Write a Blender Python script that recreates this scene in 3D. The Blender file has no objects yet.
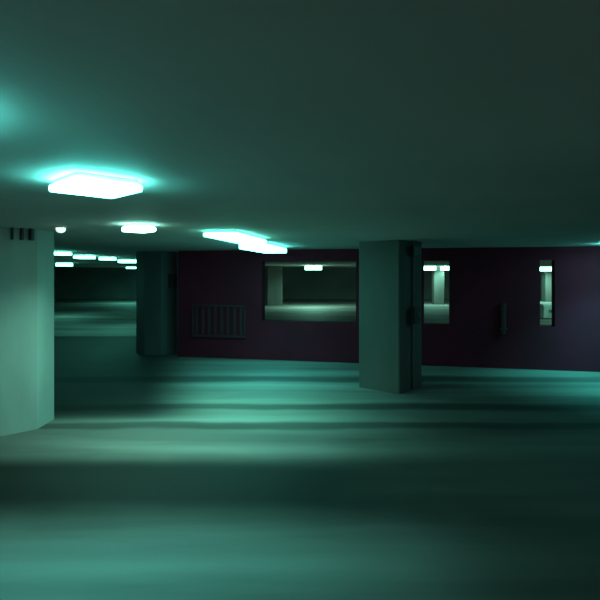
import bpy, bmesh, math, random
from mathutils import Vector, Matrix
random.seed(7)
scn = bpy.context.scene
COL = scn.collection
H = 1.75            # eye height
CEIL = 2.27         # ceiling height
# ------------------------------------------------------------ camera
cd = bpy.data.cameras.new('camera'); cam = bpy.data.objects.new('camera', cd); COL.objects.link(cam)
cam.location = (0, 0, H); cam.rotation_euler = (math.pi/2, 0, 0)
cd.sensor_width = 36; cd.lens = 30; cd.shift_y = -25/600; cd.clip_start = 0.05; cd.clip_end = 200
scn.camera = cam
# ------------------------------------------------------------ world and exposure
w = bpy.data.worlds.new('world'); scn.world = w; w.use_nodes = True
w.node_tree.nodes['Background'].inputs[0].default_value = (0.02, 0.03, 0.035, 1)
w.node_tree.nodes['Background'].inputs[1].default_value = 0.1
vs = scn.view_settings
vs.view_transform = 'Standard'; vs.look = 'None'; vs.gamma = 1; vs.use_curve_mapping = False
vs.exposure = 0.0
# lamp table: name key -> x, y, half sizes, rotation, watts, tint
TEAL = (0.07, 1.0, 0.86); GREEN = (0.14, 1.0, 0.72); PALE = (0.30, 1.0, 0.74); ROSE = (1.0, 0.36, 0.46)

# ------------------------------------------------------------ materials
def mat(name, c1, c2, rough=(0.6, 0.85), scale=2.0, stretch=(1, 1, 1), bump=0.15, spec=0.5, fine=40.0):
    m = bpy.data.materials.new(name); m.use_nodes = True
    nt = m.node_tree; N = nt.nodes; L = nt.links
    b = N['Principled BSDF']; b.inputs['Specular IOR Level'].default_value = spec
    tc = N.new('ShaderNodeNewGeometry'); mp = N.new('ShaderNodeMapping'); mp.inputs['Scale'].default_value = stretch
    L.new(tc.outputs['Position'], mp.inputs['Vector'])
    n1 = N.new('ShaderNodeTexNoise'); n1.inputs['Scale'].default_value = scale; n1.inputs['Detail'].default_value = 6
    L.new(mp.outputs[0], n1.inputs['Vector'])
    cr = N.new('ShaderNodeValToRGB'); cr.color_ramp.elements[0].position = 0.35; cr.color_ramp.elements[1].position = 0.68
    cr.color_ramp.elements[0].color = (*c1, 1); cr.color_ramp.elements[1].color = (*c2, 1)
    L.new(n1.outputs['Fac'], cr.inputs['Fac']); L.new(cr.outputs['Color'], b.inputs['Base Color'])
    mr = N.new('ShaderNodeMapRange'); mr.inputs['To Min'].default_value = rough[0]; mr.inputs['To Max'].default_value = rough[1]
    L.new(n1.outputs['Fac'], mr.inputs['Value']); L.new(mr.outputs[0], b.inputs['Roughness'])
    n2 = N.new('ShaderNodeTexNoise'); n2.inputs['Scale'].default_value = fine; n2.inputs['Detail'].default_value = 3
    L.new(tc.outputs['Position'], n2.inputs['Vector'])
    bp = N.new('ShaderNodeBump'); bp.inputs['Strength'].default_value = bump; bp.inputs['Distance'].default_value = 0.01
    L.new(n2.outputs['Fac'], bp.inputs['Height']); L.new(bp.outputs[0], b.inputs['Normal'])
    m['ramp'] = cr.name
    return m

M = {}
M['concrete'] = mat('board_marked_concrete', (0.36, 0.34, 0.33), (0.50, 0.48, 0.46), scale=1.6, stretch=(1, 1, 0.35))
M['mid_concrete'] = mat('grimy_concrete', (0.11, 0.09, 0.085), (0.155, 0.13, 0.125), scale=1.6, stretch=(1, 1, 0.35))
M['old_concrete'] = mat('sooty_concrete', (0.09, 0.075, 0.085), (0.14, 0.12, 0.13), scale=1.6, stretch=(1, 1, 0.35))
M['ceiling'] = mat('ceiling_concrete', (0.60, 0.50, 0.50), (0.70, 0.58, 0.58), scale=0.7, stretch=(1, 1, 1), bump=0.1)
M['wall'] = mat('dark_painted_wall', (0.13, 0.013, 0.028), (0.20, 0.015, 0.038), scale=1.3, rough=(0.8, 0.95), spec=0.2)
M['far_wall'] = mat('grey_far_wall', (0.20, 0.19, 0.19), (0.28, 0.27, 0.27), scale=0.5)
M['housing'] = mat('white_enamel', (0.6, 0.62, 0.6), (0.7, 0.72, 0.7), bump=0.0, rough=(0.4, 0.5))
M['dark_metal'] = mat('dark_metal', (0.03, 0.03, 0.035), (0.05, 0.05, 0.055), rough=(0.4, 0.6), bump=0.02)
M['grey_metal'] = mat('grey_metal', (0.14, 0.14, 0.15), (0.2, 0.2, 0.21), rough=(0.4, 0.6), bump=0.02)
M['slat'] = mat('grille_slat_paint', (0.085, 0.022, 0.035), (0.11, 0.028, 0.045), rough=(0.5, 0.7), bump=0.02)
M['pale'] = mat('pale_cabinet_paint', (0.6, 0.62, 0.6), (0.75, 0.77, 0.74), rough=(0.5, 0.6), bump=0.02)

def floor_material():
    m = mat('worn_shaded_floor_concrete', (0.15, 0.115, 0.11), (0.32, 0.265, 0.25), scale=1.3, stretch=(0.14, 1.2, 1), rough=(0.6, 0.8), spec=0.2, bump=0.08, fine=25)
    nt = m.node_tree; N = nt.nodes; L = nt.links
    b = N['Principled BSDF']; cr = N[m['ramp']]
    # shade bands across the drive aisle, painted into the colour; widest between lamp pools
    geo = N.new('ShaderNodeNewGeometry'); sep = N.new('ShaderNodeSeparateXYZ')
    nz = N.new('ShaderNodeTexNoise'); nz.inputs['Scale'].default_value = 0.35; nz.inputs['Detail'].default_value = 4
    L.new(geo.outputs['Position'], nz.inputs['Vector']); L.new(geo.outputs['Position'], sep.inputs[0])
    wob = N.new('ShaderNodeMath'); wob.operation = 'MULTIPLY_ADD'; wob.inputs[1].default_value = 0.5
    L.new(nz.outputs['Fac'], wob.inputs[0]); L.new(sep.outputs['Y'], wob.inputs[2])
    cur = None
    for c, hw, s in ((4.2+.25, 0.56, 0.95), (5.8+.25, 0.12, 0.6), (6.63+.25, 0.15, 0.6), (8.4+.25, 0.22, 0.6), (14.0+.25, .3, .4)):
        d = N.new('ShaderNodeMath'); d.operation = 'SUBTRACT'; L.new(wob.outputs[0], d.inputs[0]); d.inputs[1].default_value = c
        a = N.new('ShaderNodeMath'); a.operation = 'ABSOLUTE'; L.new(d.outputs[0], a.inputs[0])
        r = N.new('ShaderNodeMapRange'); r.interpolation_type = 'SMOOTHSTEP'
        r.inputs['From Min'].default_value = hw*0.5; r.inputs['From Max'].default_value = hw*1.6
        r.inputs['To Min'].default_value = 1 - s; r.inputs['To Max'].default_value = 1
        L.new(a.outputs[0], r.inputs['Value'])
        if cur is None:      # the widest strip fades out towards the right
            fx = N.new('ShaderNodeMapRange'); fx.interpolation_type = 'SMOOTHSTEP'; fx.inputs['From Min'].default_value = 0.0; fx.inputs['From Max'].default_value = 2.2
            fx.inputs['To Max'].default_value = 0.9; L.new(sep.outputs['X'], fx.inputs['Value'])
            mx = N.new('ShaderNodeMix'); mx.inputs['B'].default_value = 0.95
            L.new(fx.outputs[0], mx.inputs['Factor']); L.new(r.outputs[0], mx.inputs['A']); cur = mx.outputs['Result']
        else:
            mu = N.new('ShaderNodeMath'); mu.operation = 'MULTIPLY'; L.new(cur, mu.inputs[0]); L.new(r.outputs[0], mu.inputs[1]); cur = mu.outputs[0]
    # right-hand side of the near floor: lamp fall-off painted in as darker colour
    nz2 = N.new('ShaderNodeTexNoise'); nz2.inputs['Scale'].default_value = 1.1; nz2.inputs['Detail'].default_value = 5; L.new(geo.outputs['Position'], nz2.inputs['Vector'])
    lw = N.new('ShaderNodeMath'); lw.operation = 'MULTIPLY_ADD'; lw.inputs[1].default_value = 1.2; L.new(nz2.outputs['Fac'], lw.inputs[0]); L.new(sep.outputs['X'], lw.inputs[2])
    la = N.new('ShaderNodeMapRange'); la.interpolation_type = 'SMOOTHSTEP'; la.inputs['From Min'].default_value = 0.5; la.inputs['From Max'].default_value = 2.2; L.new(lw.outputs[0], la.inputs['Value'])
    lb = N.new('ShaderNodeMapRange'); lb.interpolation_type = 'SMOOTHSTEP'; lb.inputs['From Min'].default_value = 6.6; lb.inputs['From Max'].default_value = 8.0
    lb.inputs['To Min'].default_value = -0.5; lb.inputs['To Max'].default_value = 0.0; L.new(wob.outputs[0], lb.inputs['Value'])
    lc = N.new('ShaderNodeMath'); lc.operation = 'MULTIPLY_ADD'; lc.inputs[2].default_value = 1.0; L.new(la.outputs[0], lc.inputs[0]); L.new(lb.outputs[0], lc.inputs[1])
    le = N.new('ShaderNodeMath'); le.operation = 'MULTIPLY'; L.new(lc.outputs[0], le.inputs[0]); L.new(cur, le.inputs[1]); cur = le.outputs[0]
    # dim floor beyond the left column, its lack of light painted into the colour
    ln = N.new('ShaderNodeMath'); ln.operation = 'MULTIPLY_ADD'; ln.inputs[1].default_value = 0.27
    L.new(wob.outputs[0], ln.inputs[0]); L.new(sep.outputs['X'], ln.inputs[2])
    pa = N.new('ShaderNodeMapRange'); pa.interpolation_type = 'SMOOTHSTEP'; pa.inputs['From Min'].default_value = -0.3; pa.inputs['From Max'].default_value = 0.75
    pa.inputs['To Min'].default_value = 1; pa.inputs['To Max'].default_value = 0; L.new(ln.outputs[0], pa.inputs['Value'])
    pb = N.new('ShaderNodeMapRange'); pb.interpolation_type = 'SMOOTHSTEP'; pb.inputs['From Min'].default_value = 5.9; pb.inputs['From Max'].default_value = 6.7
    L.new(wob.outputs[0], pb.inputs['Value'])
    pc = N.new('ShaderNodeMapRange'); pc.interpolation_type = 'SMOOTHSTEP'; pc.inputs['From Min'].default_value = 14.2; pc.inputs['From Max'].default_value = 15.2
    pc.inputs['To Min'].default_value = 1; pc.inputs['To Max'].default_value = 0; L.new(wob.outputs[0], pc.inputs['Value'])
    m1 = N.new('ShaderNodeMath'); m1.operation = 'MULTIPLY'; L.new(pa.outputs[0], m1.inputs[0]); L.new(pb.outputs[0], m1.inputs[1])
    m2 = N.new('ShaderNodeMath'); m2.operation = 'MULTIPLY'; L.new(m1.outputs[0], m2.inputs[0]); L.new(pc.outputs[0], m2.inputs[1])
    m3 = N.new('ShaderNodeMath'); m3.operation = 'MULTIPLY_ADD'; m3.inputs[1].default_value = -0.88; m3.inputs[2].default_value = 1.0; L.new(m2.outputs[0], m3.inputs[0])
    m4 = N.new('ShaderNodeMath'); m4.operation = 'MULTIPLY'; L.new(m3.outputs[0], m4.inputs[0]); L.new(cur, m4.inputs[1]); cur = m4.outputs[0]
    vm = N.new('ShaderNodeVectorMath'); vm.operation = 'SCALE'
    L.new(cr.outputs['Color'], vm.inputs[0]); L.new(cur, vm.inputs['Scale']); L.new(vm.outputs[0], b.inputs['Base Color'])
    return m
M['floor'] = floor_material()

_em = {}
def emit_mat(col, strength):
    k = (col, strength)
    if k not in _em:
        m = bpy.data.materials.new('lit_diffuser'); m.use_nodes = True
        b = m.node_tree.nodes['Principled BSDF']
        b.inputs['Base Color'].default_value = (0.7, 0.75, 0.72, 1)
        b.inputs['Emission Color'].default_value = (*col, 1); b.inputs['Emission Strength'].default_value = strength
        _em[k] = m
    return _em[k]

# ------------------------------------------------------------ mesh helpers
def bx(bm, cx, cy, cz, sx, sy, sz, rot=0.0, bevel=0.0):
    mtx = Matrix.Translation((cx, cy, cz)) @ Matrix.Rotation(rot, 4, 'Z') @ Matrix.Diagonal((sx, sy, sz, 1))
    g = bmesh.ops.create_cube(bm, size=1, matrix=mtx)
    if bevel:
        es = set(e for v in g['verts'] for e in v.link_edges)
        bmesh.ops.bevel(bm, geom=list(es), offset=bevel, segments=2, affect='EDGES', profile=0.6)
def cyl(bm, p0, p1, r, seg=16):
    p0 = Vector(p0); p1 = Vector(p1); d = p1 - p0
    mtx = Matrix.Translation((p0+p1)/2) @ d.to_track_quat('Z', 'Y').to_matrix().to_4x4()
    bmesh.ops.create_cone(bm, cap_ends=True, segments=seg, radius1=r, radius2=r, depth=d.length, matrix=mtx)
def prism(bm, poly, z0, z1):
    lo = [bm.verts.new((x, y, z0)) for x, y in poly]; hi = [bm.verts.new((x, y, z1)) for x, y in poly]
    bm.faces.new(list(reversed(lo))); bm.faces.new(hi)
    n = len(poly)
    for i in range(n): bm.faces.new((lo[i], lo[(i+1) % n], hi[(i+1) % n], hi[i]))
def obj(name, bm, m, parent=None):
    bmesh.ops.recalc_face_normals(bm, faces=bm.faces)
    me = bpy.data.meshes.new(name); bm.to_mesh(me); bm.free(); me.materials.append(m)
    o = bpy.data.objects.new(name, me); COL.objects.link(o)
    if parent: o.parent = parent
    return o
def thing(name, label, cat, loc=(0, 0, 0), rz=0.0, group=None):
    o = bpy.data.objects.new(name, None); COL.objects.link(o); o.location = loc; o.rotation_euler = (0, 0, rz)
    o.empty_display_size = 0.2
    o['label'] = label; o['category'] = cat
    if group: o['group'] = group
    return o
def tag(o, label, cat, group=None):
    o['label'] = label; o['category'] = cat
    if group: o['group'] = group
def struct(name, bm, m):
    o = obj(name, bm, m); o['kind'] = 'structure'; return o

# ------------------------------------------------------------ the shell
X0, X1, Y0, Y1 = -22.0, 26.0, -6.0, 36.0
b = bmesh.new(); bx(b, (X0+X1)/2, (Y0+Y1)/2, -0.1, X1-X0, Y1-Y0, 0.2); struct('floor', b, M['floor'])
b = bmesh.new(); bx(b, (X0+X1)/2, (Y0+Y1)/2, CEIL+0.1, X1-X0, Y1-Y0, 0.2); struct('ceiling', b, M['ceiling'])
b = bmesh.new(); bx(b, (X0+X1)/2, Y1+0.1, CEIL/2, X1-X0+.4, 0.2, CEIL); struct('wall_back', b, M['far_wall'])
b = bmesh.new(); bx(b, (X0+X1)/2, Y0-0.1, CEIL/2, X1-X0+.4, 0.2, CEIL); struct('wall_front', b, M['far_wall'])
b = bmesh.new(); bx(b, X0-0.1, (Y0+Y1)/2, CEIL/2, 0.2, Y1-Y0, CEIL); struct('wall_left', b, M['far_wall'])
b = bmesh.new(); bx(b, X1+0.1, (Y0+Y1)/2, CEIL/2, 0.2, Y1-Y0, CEIL); struct('wall_right', b, M['far_wall'])

# dark dividing wall with three openings above a low parapet
A = Vector((-2.50, 10.70)); B = Vector((5.4, 9.02))
U = (B - A).normalized(); NRM = Vector((-U.y, U.x))       # NRM points away from the camera
def s_of(px):                                            # distance along the wall where the sight line px meets it
    t = Vector(((px-300)/500, 1.0))
    # A + s U = k t
    det = U.x*(-t.y) - U.y*(-t.x)
    return ((-A.x)*(-t.y) - (-A.y)*(-t.x))/det
def wpt(s, off=0.0): p = A + U*s + NRM*off; return (p.x, p.y)
TH = 0.22
SILL, LINT = 0.80, 2.03
segs = []
s0 = 0.0
cuts = [(s_of(262), s_of(356)), (s_of(424), s_of(450)), (s_of(540), s_of(555))]
SEND = s_of(600) + 4.5
b = bmesh.new()
def wslab(bm, sa, sb, z0, z1): prism(bm, [wpt(sa), wpt(sb), wpt(sb, TH), wpt(sa, TH)], z0, z1)
ps = -0.12
for a_, b_ in cuts:
    wslab(b, ps, a_, 0, CEIL); wslab(b, a_, b_, 0, SILL); wslab(b, a_, b_, LINT, CEIL); ps = b_
wslab(b, ps, SEND, 0, CEIL)
struct('wall_middle', b, M['wall'])

# ------------------------------------------------------------ columns
def column(x, y, s, rz, label, m, group=None, ch=0.02):
    t = thing('concrete_column', label, 'column', (x, y, 0), rz, group)
    b = bmesh.new(); bx(b, 0, 0, CEIL/2, s, s, CEIL)
    es = [e for e in b.edges if abs(e.verts[0].co.z - e.verts[1].co.z) > 1]
    bmesh.ops.bevel(b, geom=es, offset=ch, segments=1, affect='EDGES')
    obj('shaft', b, m, t)
    return t
S = 0.95      # across the flats
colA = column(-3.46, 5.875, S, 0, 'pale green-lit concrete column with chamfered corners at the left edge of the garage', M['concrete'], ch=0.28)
SB = 0.72
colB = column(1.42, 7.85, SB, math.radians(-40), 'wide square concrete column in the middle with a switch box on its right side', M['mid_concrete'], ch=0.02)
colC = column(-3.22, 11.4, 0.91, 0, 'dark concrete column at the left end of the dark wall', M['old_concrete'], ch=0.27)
def chamfer_pt(u, out):      # point on the front-right chamfer, u along it, out away from it
    q = 0.7071; c = S/2 - 0.14
    return (c + u*q + out*q, -c + u*q - out*q)
def on_chamfer(t, u, z, name, m, su, sz, dep, k=1.0):
    x, y = chamfer_pt(u, dep/2); b = bmesh.new()
    bx(b, x*k, y*k, z, su, dep, sz, rot=math.radians(45), bevel=0.008)
    return obj(name, b, m, t)
# middle column: conduit, switch box and junction box on the right-hand face
b = bmesh.new(); cyl(b, (SB/2+0.02, 0.03, 0.0), (SB/2+0.02, 0.03, CEIL), 0.016); obj('conduit', b, M['grey_metal'], colB)
b = bmesh.new(); bx(b, SB/2+0.05, 0.03, 1.13, 0.09, 0.18, 0.24, bevel=0.008); sb = obj('switch_box', b, M['dark_metal'], colB)
b = bmesh.new(); bx(b, SB/2+0.105, 0.03, 1.15, 0.03, 0.03, 0.07, bevel=0.004); obj('lever', b, M['grey_metal'], sb)
b = bmesh.new(); bx(b, SB/2+0.045, 0.03, 2.11, 0.08, 0.2, 0.15, bevel=0.008); obj('junction_box', b, M['dark_metal'], colB)
# left column: dark conduit stubs at its head
for u, r_ in ((-0.06, 0.014), (0.035, 0.02), (0.13, 0.03)):
    x, y = chamfer_pt(u, r_); b = bmesh.new(); cyl(b, (x, y, CEIL-0.13), (x, y, CEIL), r_); obj('conduit_stub', b, M['dark_metal'], colA)
# dark column: box on the right-hand chamfer
on_chamfer(colC, 0.06, 1.62, 'junction_box', M['dark_metal'], 0.16, 0.3, 0.1, k=0.955)

# far columns seen through the openings and on the left
def far_col(px, d, wd, label, m=None):
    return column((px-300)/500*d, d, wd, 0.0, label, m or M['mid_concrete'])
far_col(275, 29.0, 0.85, 'distant green-lit column seen at the left end of the wide opening')
far_col(438, 30.0, 0.6, 'distant column seen through the narrow gap beside the middle column')
far_col(548, 33.0, 0.6, 'distant column seen through the rightmost slot in the dark wall')

# ------------------------------------------------------------ lamps
def lamp(x, y, sx, sy, rz, watts, tint, label, drop=0.05, glow=3.0, spread=100, group='ceiling lamps', name='ceiling_or_added_light'):
    t = thing(name, label, 'ceiling light', (x, y, CEIL), math.radians(rz), group)
    b = bmesh.new(); bx(b, 0, 0, -0.0125, sx-0.04, sy-0.04, 0.025, bevel=0.005); obj('housing', b, M['housing'], t)
    b = bmesh.new(); bx(b, 0, 0, -0.025-drop/2, sx, sy, drop, bevel=min(0.02, drop*0.4)); obj('diffuser', b, emit_mat((max(tint[0], 0.12), tint[1], tint[2]), glow), t)
    ld = bpy.data.lights.new('lamp_glow', 'AREA'); ld.shape = 'RECTANGLE'; ld.size = sx*0.95; ld.size_y = sy*0.95
    ld.energy = watts; ld.color = tint; ld.spread = math.radians(spread)
    lo = bpy.data.objects.new('lamp_glow', ld); COL.objects.link(lo); lo.parent = t; lo.location = (0, 0, -0.025-drop-0.004)
    return t
G1 = None
lamp(-1.12, 2.74, 0.37, 0.37, 45, 4.5, TEAL, 'large bright square ceiling light nearest the camera, turned like a diamond', drop=0.04, glow=32, group=G1)
lamp(-1.30, 1.46, 0.44, 0.44, 45, 4.5, TEAL, 'ceiling light cut off by the left edge of the picture', glow=20, group=G1)
lamp(-1.66, 5.15, 0.26, 0.26, 45, 35, PALE, 'small flat ceiling light right of the pale left column', spread=140, glow=16, group=G1)
lamp(-0.80, 6.45, 0.42, 1.35, -11, 20, GREEN, 'long bright ceiling light, nearer one of the pair running away', glow=10, group=G1)
lamp(-0.60, 8.55, 0.42, 1.6, -11, 14, TEAL, 'long bright ceiling light, farther one of the pair before the dark wall', drop=0.09, glow=10, group=G1)
lamp(5.26, 8.15, 0.5, 0.5, 45, 26, TEAL, 'ceiling light cut off by the right edge of the picture', glow=20, group=G1)
ROW = 'row of small ceiling lights behind the left column'
lamp(-5.25, 11.0, 0.30, 0.4, 0, 3, GREEN, 'leftmost lit ceiling light of the distant row, close to the left column', glow=10, drop=0.06, spread=165, group=ROW)
lamp(-5.6, 13.0, 0.42, 0.4, 0, 5, GREEN, 'second lit ceiling light from the left in the distant row', glow=10, drop=0.07, spread=165, group=ROW)
lamp(-5.5, 14.3, 0.36, 0.4, 0, 8, GREEN, 'third lit ceiling light from the left in the distant row', glow=10, drop=0.07, spread=165, group=ROW)
lamp(-5.72, 16.6, 0.52, 0.4, 0, 16, GREEN, 'rightmost ceiling light of the distant row, beside the dark column', glow=10, drop=0.09, spread=165, group=ROW)
lamp(-9.9, 21.0, 0.55, 0.4, 0, 24, GREEN, 'farthest small ceiling light, lower than the distant row at left', glow=10, spread=165, drop=0.13, group=None)
FAR = None
lamp(-10.45, 31.0, 0.5, 0.5, 0, 60, GREEN, 'faint farthest ceiling light close to the dark column, under the distant row', glow=10, spread=175, drop=0.1, group=None)
lamp(0.72, 27.0, 0.9, 0.5, 0, 130, PALE, 'ceiling light seen through the wide opening in the dark wall', glow=10, drop=0.22, spread=165, group=FAR)
lamp(7.5, 29.0, 0.65, 0.5, 0, 60, PALE, 'left one of two small lights in the gap beside the middle column', glow=10, drop=0.22, spread=165, group=FAR)
lamp(8.55, 29.3, 0.5, 0.5, 0, 30, PALE, 'right one of two small lights in the gap beside the middle column', glow=10, drop=0.22, spread=165, group=FAR)
lamp(15.7, 31.8, 0.8, 0.5, 0, 130, PALE, 'lone ceiling light seen through the rightmost slot in the dark wall', glow=10, drop=0.24, spread=165, group=FAR)
lamp(0.2, 14.8, 0.7, 0.5, 0, 8, GREEN, 'added fill light hidden above the wide opening beyond the dark wall', glow=10, spread=165, group=FAR)  # unseen, added to light the far floor

BACK = 'added rosy fill lights behind the viewpoint'
for x_, y_ in ((3.2, -2.5), (-2.6, -2.8)):  # unseen fill lights, added to lift the shadows towards neutral
    lamp(x_, y_, 0.4, 0.4, 45, 20, ROSE, 'added rosy square fill light behind the viewpoint, ' + ('right' if x_ > 0 else 'left') + ' one of two', glow=7, drop=0.1, spread=175, group=BACK)

# small round sensor lamp beside the left column
t = thing('round_ceiling_lamp', 'tiny round light spot on the ceiling next to the left column head', 'ceiling light', (-2.56, 5.35, CEIL))
b = bmesh.new(); cyl(b, (0, 0, -0.015), (0, 0, 0), 0.055, 24); obj('rim', b, M['housing'], t)
b = bmesh.new(); bmesh.ops.create_uvsphere(b, u_segments=20, v_segments=10, radius=0.05, matrix=Matrix.Translation((0, 0, -0.03)) @ Matrix.Diagonal((1, 1, 0.8, 1))); obj('diffuser', b, emit_mat((0.7, 1, 0.9), 1.2), t)

# ------------------------------------------------------------ things on and beyond the dark wall
ang = math.atan2(U.y, U.x)
# vertical-slat grille
gx, gy = wpt(s_of(219)); gz = 0.78
g = thing('vent_grille', 'dark grille of faint upright slats low on the dark wall', 'vent', (gx, gy, gz), ang)
b = bmesh.new()
W_, H_ = 1.15, 0.64
for sx_ in (-1, 1): bx(b, sx_*W_/2, -0.02, 0, 0.04, 0.04, H_+0.04)
for sz_ in (-1, 1): bx(b, 0, -0.02, sz_*H_/2, W_, 0.04, 0.04)
obj('frame', b, M['slat'], g)
for k in range(8):
    b = bmesh.new(); bx(b, -W_/2+0.08+k*(W_-0.16)/7, -0.02, 0, 0.05, 0.03, H_-0.04); obj('slat', b, M['slat'], g)
# stand pipe on the right-hand stretch
px_, py_ = wpt(s_of(503), -0.05)
t = thing('wall_pipe', 'short grey upright pipe on the dark wall between the two narrow openings', 'pipe', (px_, py_, 0.66), ang)
b = bmesh.new(); cyl(b, (0, 0, 0), (0, 0, 0.56), 0.045); obj('tube', b, M['slat'], t)
for z in (0.08, 0.46):
    b = bmesh.new(); bx(b, 0, 0.0, z, 0.12, 0.10, 0.03, bevel=0.005); obj('bracket', b, M['dark_metal'], t)
# pale cabinet beyond the slot
d = 20.0
t = thing('utility_cabinet', 'small pale box-shaped cabinet seen low in the rightmost slot', 'cabinet', ((547.5-300)/500*d, d, 0))
b = bmesh.new(); bx(b, 0, 0, 0.03+0.275, 0.56, 0.4, 0.55, bevel=0.01); obj('body', b, M['pale'], t)
b = bmesh.new(); bx(b, 0, 0, 0.015, 0.5, 0.34, 0.03); obj('plinth', b, M['dark_metal'], t)
for k in (-1, 1):
    b = bmesh.new(); bx(b, k*0.135, -0.21, 0.305, 0.245, 0.02, 0.5, bevel=0.005); dd = obj('door', b, M['pale'], t)
    b = bmesh.new(); bx(b, k*0.04, -0.23, 0.32, 0.02, 0.02, 0.12); obj('handle', b, M['dark_metal'], dd)
lamp(10.55, 18.9, 0.6, 0.6, 0, 26, PALE, 'added fill light hidden in front of the pale cabinet beyond the dark wall', spread=160, glow=10)  # out of sight, added to brighten the cabinet
